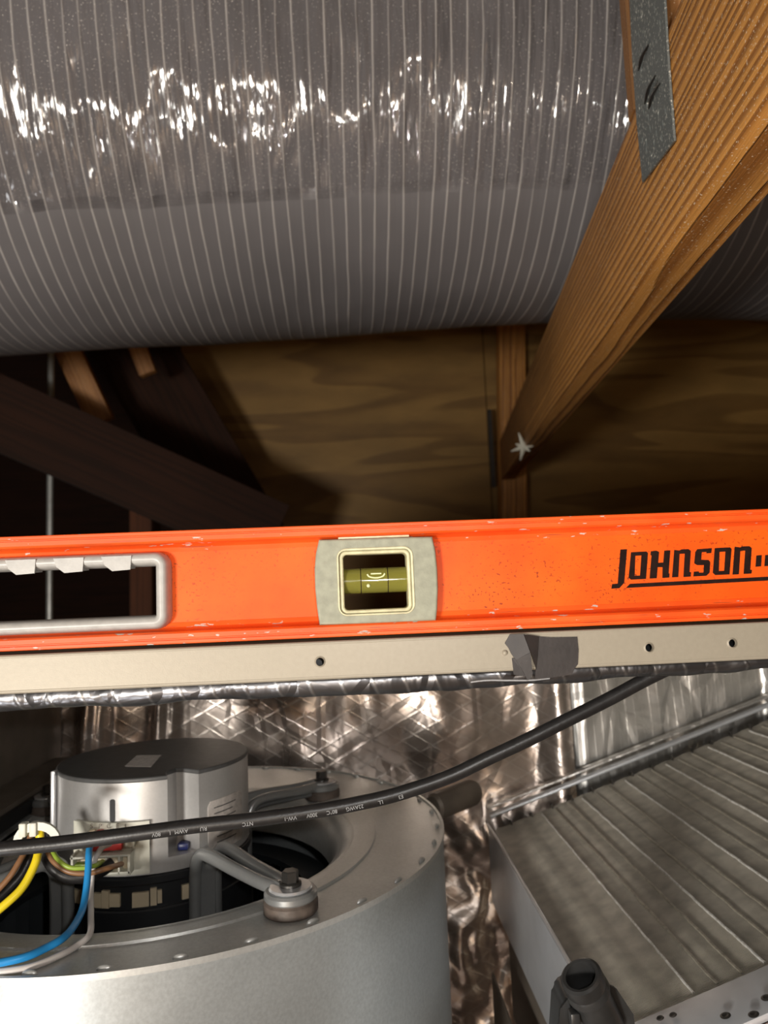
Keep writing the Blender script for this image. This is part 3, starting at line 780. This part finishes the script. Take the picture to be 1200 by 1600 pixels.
for k, (a, b) in enumerate([(112, 125), (146, 158), (159, 170), (171, 187), (206, 232), (234, 244), (245, 252), (283, 300), (316, 332)]):
    cpatch(a, b, -.2195 if k % 3 else -.2185, -.2075 if k % 3 == 2 else -.2095, -.0016, .0022, 'coil_former', MT['beige'], 4)
zl0 = mpt(350, 1325)[1]; zl1 = mpt(350, 1245)[1]
cpatch(325, 378, zl0, zl1, .0001, .0004, 'rating_label', MT['label'], 16, .004)
bm = BM(); zz = -.1297
P = [atz(195, 1198, zz), atz(236, 1199, zz), atz(252, 1181, zz), atz(214, 1181, zz)]
add_prism(bm, [(p.x, p.y) for p in P], zz+.0001, zz+.0006); obj('top_label', bm, MT['label'], mot)
cpatch(172, 180, mpt(176, 1284)[1], mpt(176, 1249)[1], .00005, .0005, 'key_slot', MT['black'], 4, .0009)
bm = BM(); a_ = (aL*.35+aR*.65); add_box(bm, (-.004, -.004, 0), (.004, .004, .005), Matrix.Translation((MC.x+.064*math.cos(a_), MC.y+.064*math.sin(a_), -.1878)), .001); obj('blue_cap', bm, MT['bluep'], mot)
bm = BM(); add_box(bm, (-.2375, .600, -.190), (-.2342, .607, ZM1+.0005), None, .0008); obj('side_rib', bm, MT['zinc'], mot)
# connector block
con = cpatch(121, 234, mpt(178, 1366)[1], mpt(178, 1284)[1], .0002, .0030, 'connector_plate', MT['white'])
zt0 = mpt(160, 1326)[1]; zt1 = mpt(160, 1366)[1]
yc_ = MC.y-RM-.0032
def cb(px0, px1, py0, py1, y0, y1, nm, m):
    a = at(px0, py1, y1); b = at(px1, py0, y1); bm = BM()
    add_box(bm, (a.x, y1, a.z), (b.x, y0, b.z), None, .0004); return obj(nm, bm, m, mot)
cy = yc_-.010
for p in ((110, 203, 1337, 1341), (110, 203, 1364, 1368), (110, 114, 1337, 1368), (164, 167, 1337, 1368), (184, 187, 1337, 1368), (199, 203, 1337, 1368)): cb(*p, yc_+.003, cy, 'plug_wall', MT['white'])
cb(113, 165, 1349, 1353, yc_+.002, cy+.002, 'plug_insert', MT['w_green']); cb(115, 200, 1339, 1366, yc_+.003, cy+.008, 'plug_back', MT['beige'])
cb(143, 190, 1312, 1331, yc_+.002, yc_-.004, 'red_terminal', MT['red']); cb(197, 210, 1303, 1324, yc_+.002, yc_-.005, 'terminal_post', MT['white'])
cb(150, 160, 1298, 1303, yc_+.002, yc_-.002, 'red_terminal', MT['red']); cb(139, 148, 1297, 1302, yc_+.002, yc_-.002, 'terminal_slot', MT['beige'])
def text(s, size, M, m, parent, name='printed_text', ext=.00005, bold=0):
    cu = bpy.data.curves.new('t', 'FONT'); cu.body = s; cu.size = size; cu.align_x = 'CENTER'; cu.align_y = 'CENTER'; cu.extrude = ext; cu.offset = bold
    return link(name, bake(cu, M), m, parent)
UP = Matrix(((1, 0, 0, 0), (0, 0, -1, 0), (0, 1, 0, 0), (0, 0, 0, 1)))
for k, ch in enumerate('SPCEL'):
    p = at(143+k*13.5, 1291, yc_-.0009); text(ch, .0045, Matrix.Translation(p) @ UP, MT['grommet'], mot)
# printed lines on the rating label
for k in range(7):
    z = zl1-.006-(zl1-zl0-.012)*k/6
    cpatch(334 if k < 4 else 338, 368-(k % 2)*5, z, z+.0008, .00055, .0001, 'printed_line', MT['lid'], 6)

# arms with bolts
for i, (dx, dy) in enumerate(((.122, -.146), (.131, .112), (-.122, -.146), (-.131, .112))):
    e = Vector((dx, dy, 0)); R_ = e.length; e.normalize(); s = Vector((-e.y, e.x, 0)); B = Vector((MC.x+dx, MC.y+dy, 0))
    def P(r, z, o=0): return Vector((MC.x, MC.y, z)) + e*r + s*o
    armb = BM()
    for sd in (-1, 1):
        o_ = .0085
        path = [P(.081, -.285, sd*o_), P(.081, -.215, sd*o_), P(.083, -.196, sd*o_), P(.090, -.186, sd*o_), P(.104, -.184, sd*o_), P(.135, -.186, sd*o_*.8), P(R_-.022, -.187, sd*.0055), P(R_-.008, -.187, sd*.003)]
        add_tube(armb, catmull(path, 7), .0044, 12)
    path = catmull([P(.0805, -.285), P(.0805, -.215), P(.083, -.197), P(.090, -.1885), P(.104, -.1865), P(.135, -.188), P(R_-.02, -.1885), P(R_, -.1885)], 7)
    add_tube(armb, path, 0, 4, True, [(-.0075, -.0012), (.0075, -.0012), (.0075, .0012), (-.0075, .0012)])
    add_lathe(armb, [(.004, -.192), (.0155, -.192), (.0168, -.1905), (.0168, -.1875), (.0155, -.186), (.004, -.186)], Matrix.Translation((B.x, B.y, 0)), 36, True)
    arm = obj('mounting_arm', armb, MT['arm'], blo)
    T = Matrix.Translation((B.x, B.y, 0))
    bm = BM(); add_lathe(bm, [(0, ZD), (.0160, ZD), (.0172, ZD+.0015), (.0172, -.193), (.0158, -.1915), (0, -.1915)], T, 36); obj('rubber_mount', bm, MT['grommet'], arm)
    bm = BM(); add_lathe(bm, [(0, -.186), (.0130, -.186), (.0138, -.1852), (.0130, -.1840), (0, -.1838)], T, 36); obj('washer', bm, MT['zinc'], arm)
    bm = BM(); add_lathe(bm, [(0, -.184), (.0070, -.184), (.0070, -.1822), (.0058, -.1815), (0, -.1815)], T, 24); add_lathe(bm, [(0, -.182), (.0054, -.182), (.0054, -.1755), (.0046, -.1748), (0, -.1748)], T @ Matrix.Rotation(.3, 4, 'Z'), 6); obj('bolt', bm, MT['bolt'], arm, 25)

# ---------------------------------------------------------------- cooling coil on the right
def cz(x): return -.262+.323*(x-.206)
YN, YFa = .478, .882
coil = thing('evaporator_coil', 'finned aluminium evaporator coil slab sloping up to the right', 'coil', (.4, .68, -.40))
e = Vector((1, 0, .323)).normalized(); nrm = Vector((-.323, 0, 1)).normalized()
CX0, CX1 = .152, .70
p0 = Vector((CX0, YN, cz(CX0))); CL = (CX1-CX0)*math.sqrt(1+.323**2)
Mc = Matrix((e, Vector((0, 1, 0)), nrm)).transposed().to_4x4(); Mc.translation = p0   # local: x across, y depth, z out
bm = BM(); add_box(bm, (0, 0, -.06), (CL, YFa-YN, -.0052), Mc); obj('coil_core', bm, MT['fincore'], coil)
bm = BM(); ny = int((YFa-YN-.012)/.00145); nx = 84
def fz_(x): return .0006*math.cos(2*PI*(x-.0566)/.02615) - .0009
for k in range(ny):
    y = .010+k*.00145; prev = None
    for i in range(nx+1):
        x = CL*i/nx; z = fz_(x)
        ring = [bm.verts.new(Mc @ Vector(p)) for p in ((x, y, -.006), (x, y, z), (x, y+.00055, z), (x, y+.00055, -.006))]
        if prev:
            for a in range(3): bm.faces.new((prev[a], prev[a+1], ring[a+1], ring[a]))
        prev = ring
o = obj('fins', bm, MT['fin'], coil); o['kind'] = 'stuff'
def seg(x, w_, h_, m, nm, y0=.012, y1=YFa-YN-.014, step=.0029, broken=False):
    bm = BM(); y = y0
    if not broken:
        n = 90; prev = None
        for i in range(n+1):
            yy = y0+(y1-y0)*i/n; dx = .0006*N(Vector((yy*60, x*50, 0))); ww = w_*(1+.35*N(Vector((yy*200, x*30, 3))))
            ring = [bm.verts.new(Mc @ Vector((x+dx+a*ww, yy, b))) for a, b in ((-.5, -.001), (-.3, h_), (.3, h_), (.5, -.001))]
            if prev:
                for k in range(3): bm.faces.new((prev[k], prev[k+1], ring[k+1], ring[k]))
            prev = ring
    obj(nm, bm, m, coil)
for k, X in enumerate((.206, .2535, .3045, .3535, .405, .455, .505, .555, .605, .655)):
    x = (X-CX0)*math.sqrt(1+.323**2)
    seg(x, .0016, .0008, MT['ridge'], 'tube_seam')
    for dx in (.0165, .034):
        seg(x+dx, .0022, .0000, MT['ridge2'], 'fin_crest')
# far edge notches, near end plate
bm = BM()
for k in range(22):
    x = .02+k*.0253; bm = BM(); add_box(bm, (x, YFa-YN-.009, -.001), (x+.0016, YFa-YN-.005, .004), Mc); obj('edge_clip', bm, MT['bolt'], coil)
bm = BM(); add_box(bm, (-.004, -.030, -.0035), (CL, .008, .0008), Mc, .0006); obj('end_plate', bm, MT['panel'], coil)
bm = BM(); add_box(bm, (-.004, -.045, -.060), (CL, -.028, -.0035), Mc, .003); obj('end_plate', bm, MT['copper'], coil)
for k, (px, py) in enumerate(((1032, 1592), (1052, 1587), (1134, 1588), (1178, 1586), (1198, 1560))):
    y = YN-.012 if k < 2 else YN-.030; d_ = ray(px, py)
    # meet the end plate
    a = (cz(0)+.0022)/(d_.z-.323*d_.x) if True else y
    P_ = d_*a; 
    bm = BM(); add_lathe(bm, [(0, .0), (.0018 if k < 2 else .0022, 0), (.0024 if k < 2 else .0032, .0005), (.0019, .0010), (.0012, .0006), (0, .0004)], Matrix.Translation(P_) @ Mc.to_3x3().to_4x4(), 16); obj('fixing_hole', bm, MT['bolt'], coil)
# grey side channel that carries the coil's left edge
bm = BM(); X = .149
add_box(bm, (X-.0015, YN-.04, -.363), (X, YFa+.01, cz(X)+.002)); obj('side_channel', bm, MT['panel'], coil)
bm = BM(); add_tube(bm, [(X-.0005, YN-.04, cz(X)+.0030), (X-.0005, YFa+.01, cz(X)+.0030)], .0018, 10); obj('channel_edge', bm, MT['zinc'], coil)
bm = BM(); add_box(bm, (X+.0001, YN-.04, cz(X)-.030), (X+.002, YFa, cz(X)+.001)); obj('channel_inner', bm, MT['fin'], coil)
bm = BM(); add_box(bm, (.128, YN-.05, -.47), (.130, .80, -.395)); obj('drip_pan_side', bm, MT['darksheet'], coil)
bm = BM(); add_box(bm, (.130, YN-.05, -.472), (.175, .80, -.468)); obj('drip_pan_base', bm, MT['darksheet'], coil)
bm = BM(); add_box(bm, (.155, YN-.05, -.46), (.165, .84, -.33)); obj('coil_leg', bm, MT['darksheet'], coil)
gl = G('torn_white_label'); nz = gl.noise(gl.co((1, 1, 1)), 130, 4)
MT['torn'] = gl.out(gl.ramp(nz, [(.40, (.12, .12, .12)), (.47, (.62, .62, .62))]), .5)
bm = BM(); add_box(bm, (.1535, YN-.045, -.405), (.1545, .60, -.362)); obj('paper_label', bm, MT['torn'], coil)

# ---------------------------------------------------------------- black drain elbow
el = thing('drain_fitting', 'glossy black plastic pipe elbow standing in front of the coil', 'pipe fitting', at(935, 1640, .45))
a = at(907, 1524, .412); b = at(931, 1572, .418); c_ = at(950, 1640, .42)
T = along(a, b, (0, -1, 0)) @ Matrix.Rotation(PI/2, 4, 'Y')     # local z along the neck
bm = BM(); add_lathe(bm, [(.0082, .0), (.0098, -.0003), (.0112, .0006), (.0114, .006), (.0110, .0075), (.0116, .009), (.0118, .0115), (.0109, .0125), (.0104, .017), (.0104, .036), (.0078, .036)], T, 40, True)
obj('neck', bm, MT['plug'], el, 25)
bm = BM(); add_lathe(bm, [(0, .034), (.0085, .034), (.0085, .036), (0, .036)], T, 24); obj('bore_floor', bm, MT['black'], el)
bm = BM(); bb = at(950, 1606, .419)
add_prism(bm, [(lambda p: (p.x, p.z))(at(x, y, .414)) for x, y in ((888, 1592), (903, 1572), (944, 1552), (966, 1562), (991, 1600), (1000, 1690), (882, 1690))], .421, .450, FRONT)
bmesh.ops.bevel(bm, geom=list(bm.edges), offset=.0025, segments=3, affect='EDGES'); obj('body', bm, MT['plug'], el, 45)
bm = BM(); x = at(899, 1592, .414); add_box(bm, (x.x-.003, x.y-.003, x.z-.006), (x.x+.002, x.y+.004, x.z+.004), None, .001); obj('lug', bm, MT['plug'], el)

# ---------------------------------------------------------------- cables and wires
cpx = [(-60, 1334, .405), (0, 1327, .405), (100, 1317, .408), (200, 1304, .409), (300, 1291, .411), (400, 1280, .413), (500, 1266, .415), (560, 1255, .416), (620, 1241, .417), (700, 1214, .418), (760, 1186, .418), (820, 1158, .418), (870, 1133, .418), (950, 1093, .418), (1010, 1061, .417), (1075, 1030, .415), (1130, 1006, .412)]
CP = catmull([at(*p) for p in cpx], 10)
cab_ = thing('power_cable', 'thick black printed cable stretching across the open cabinet', 'cable', at(550, 1240, .415))
def cr_(t): return .0038
bm = BM(); add_tube(bm, CP, cr_, 18); obj('jacket', bm, MT['rubber'], cab_)
def word(s, px, py, size=.0030):
    # nearest point of the cable, text turned upside down and facing the opening
    tgt = at(px, py, .41); k = min(range(1, len(CP)-1), key=lambda i: (CP[i].x-tgt.x)**2)
    t = (CP[k+1]-CP[k-1]).normalized(); p = CP[k]+(tgt.x-CP[k].x)*t
    f = Vector((0, -1, 0)); f = (f-t*f.dot(t)).normalized(); u = -(f.cross(t))
    n_ = (f*.93 - f.cross(t)*0 ).normalized()
    x_ = -t; z_ = f; y_ = z_.cross(x_)
    ofs = y_*(.0008)
    M = Matrix((x_, y_, z_)).transposed().to_4x4(); M.translation = p + f*.00385 + ofs
    text(s, size, M, MT['print'], cab_)
for s, px, py in (('E3', 626, 0), ('LL', 594, 0), ('22AWG', 553, 0), ('80°C', 517, 0), ('300V', 486, 0), ('VW-1', 452, 0), ('NTC', 386, 0), ('RU', 318, 0), ('AWM', 284, 0), ('1', 267, 0), ('80V', 246, 0)):
    word(s, px, 1250, .0028)
def dz(px, py, lift): p = atz(px, py, ZD+lift); return (px, py, p.y)
def wire(name, label, pts, r, m, cat='wire'):
    P = [at(*p) if len(p) == 3 else Vector(p) for p in pts]
    bm = BM(); add_tube(bm, catmull(P, 10), r, 12); return tag(obj(name, bm, m), label, cat)
wire('blue_wire', 'sky blue wire dropping from the motor plug across the blower rim', [(150, 1310, .538), (140, 1325, .525), (138, 1355, .515), (134, 1395, .505), (126, 1428, .490), dz(104, 1461, .008), dz(70, 1482, .007), dz(30, 1498, .007), dz(-40, 1511, .007)], .0022, MT['w_blue'])
wire('white_wire', 'white wire hanging from the motor plug down onto the blower rim', [(172, 1318, .540), (158, 1326, .532), (146, 1350, .524), (142, 1390, .518), (142, 1430, .492), dz(140, 1460, .004), dz(118, 1479, .0022), dz(90, 1494, .0022), dz(50, 1510, .0022), dz(10, 1517, .0022), dz(-50, 1521, .0022)], .0019, MT['w_whitew'])
wire('yellow_wire', 'bright yellow wire curving down left of the motor', [(62, 1292, .50), (62, 1312, .50), (58, 1340, .495), (48, 1365, .49), (34, 1388, .485), (14, 1408, .48), (-20, 1436, .475)], .0026, MT['w_yellow'])
wire('brown_wire', 'brown wire passing under the black cable at the left edge', [(50, 1300, .51), (40, 1328, .505), (28, 1350, .50), (12, 1374, .495), (-20, 1408, .49)], .0019, MT['w_brown'])
wire('black_wire', 'black wire between the brown and the yellow wire', [(56, 1300, .515), (48, 1335, .51), (34, 1365, .505), (14, 1388, .50), (-20, 1420, .49)], .0030, MT['rubber'])
wire('looped_black_wire', 'black wire looping from the white clip to the motor plug', [(62, 1300, .535), (72, 1335, .53), (86, 1358, .525), (108, 1370, .525), (135, 1370, .528), (160, 1360, .535), (176, 1348, .54)], .0040, MT['rubber'])
wire('looped_brown_wire', 'thin brown wire running into the right cell of the motor plug', [(72, 1325, .527), (84, 1346, .521), (108, 1362, .519), (140, 1364, .521), (170, 1356, .527), (190, 1350, .545)], .0018, MT['w_brown'])
wire('green_wire', 'thin green wire running into the left cell of the motor plug', [(80, 1325, .524), (90, 1342, .517), (108, 1355, .515), (132, 1356, .517), (150, 1352, .522), (160, 1346, .542)], .0015, MT['w_green'])
# clip
cl = BM(); p = at(58, 1303, .497)
for k in range(9):
    a = PI*.05+k*PI*.95/8; 
pts = [p+Vector((.012*math.cos(t), 0, .009*math.sin(t)-.004)) for t in [PI*k/10 for k in range(11)]]
add_tube(cl, pts, 0, 4, True, [(-.0025, -.0012), (.0025, -.0012), (.0025, .0012), (-.0025, .0012)])
for ax in (-.0085, -.002):
    add_box(cl, (p.x+ax-.002, p.y-.003, p.z-.001), (p.x+ax+.0025, p.y+.003, p.z+.0075), None, .0008)
o = obj('cable_clip', cl, MT['white']); tag(o, 'small white plastic clip holding the yellow wire', 'clip')
# dark fitting beside the blower, half hidden by the cable
bm = BM(); a = at(676, 1262, .80); b = at(742, 1236, .84)
add_tube(bm, [a+(b-a)*t for t in (0, .05, .3, .6, .9, 1)], lambda t: .014*(.8 if t < .02 or t > .98 else 1), 20); o = obj('pipe_stub', bm, MT['darksheet']); tag(o, 'short dark grey pipe stub behind the right of the blower', 'pipe')

# ---------------------------------------------------------------- raise everything to stand on the attic floor
for o in C.objects:
    if o.parent is None and o.type in ('MESH', 'EMPTY'): o.location.z += EYE
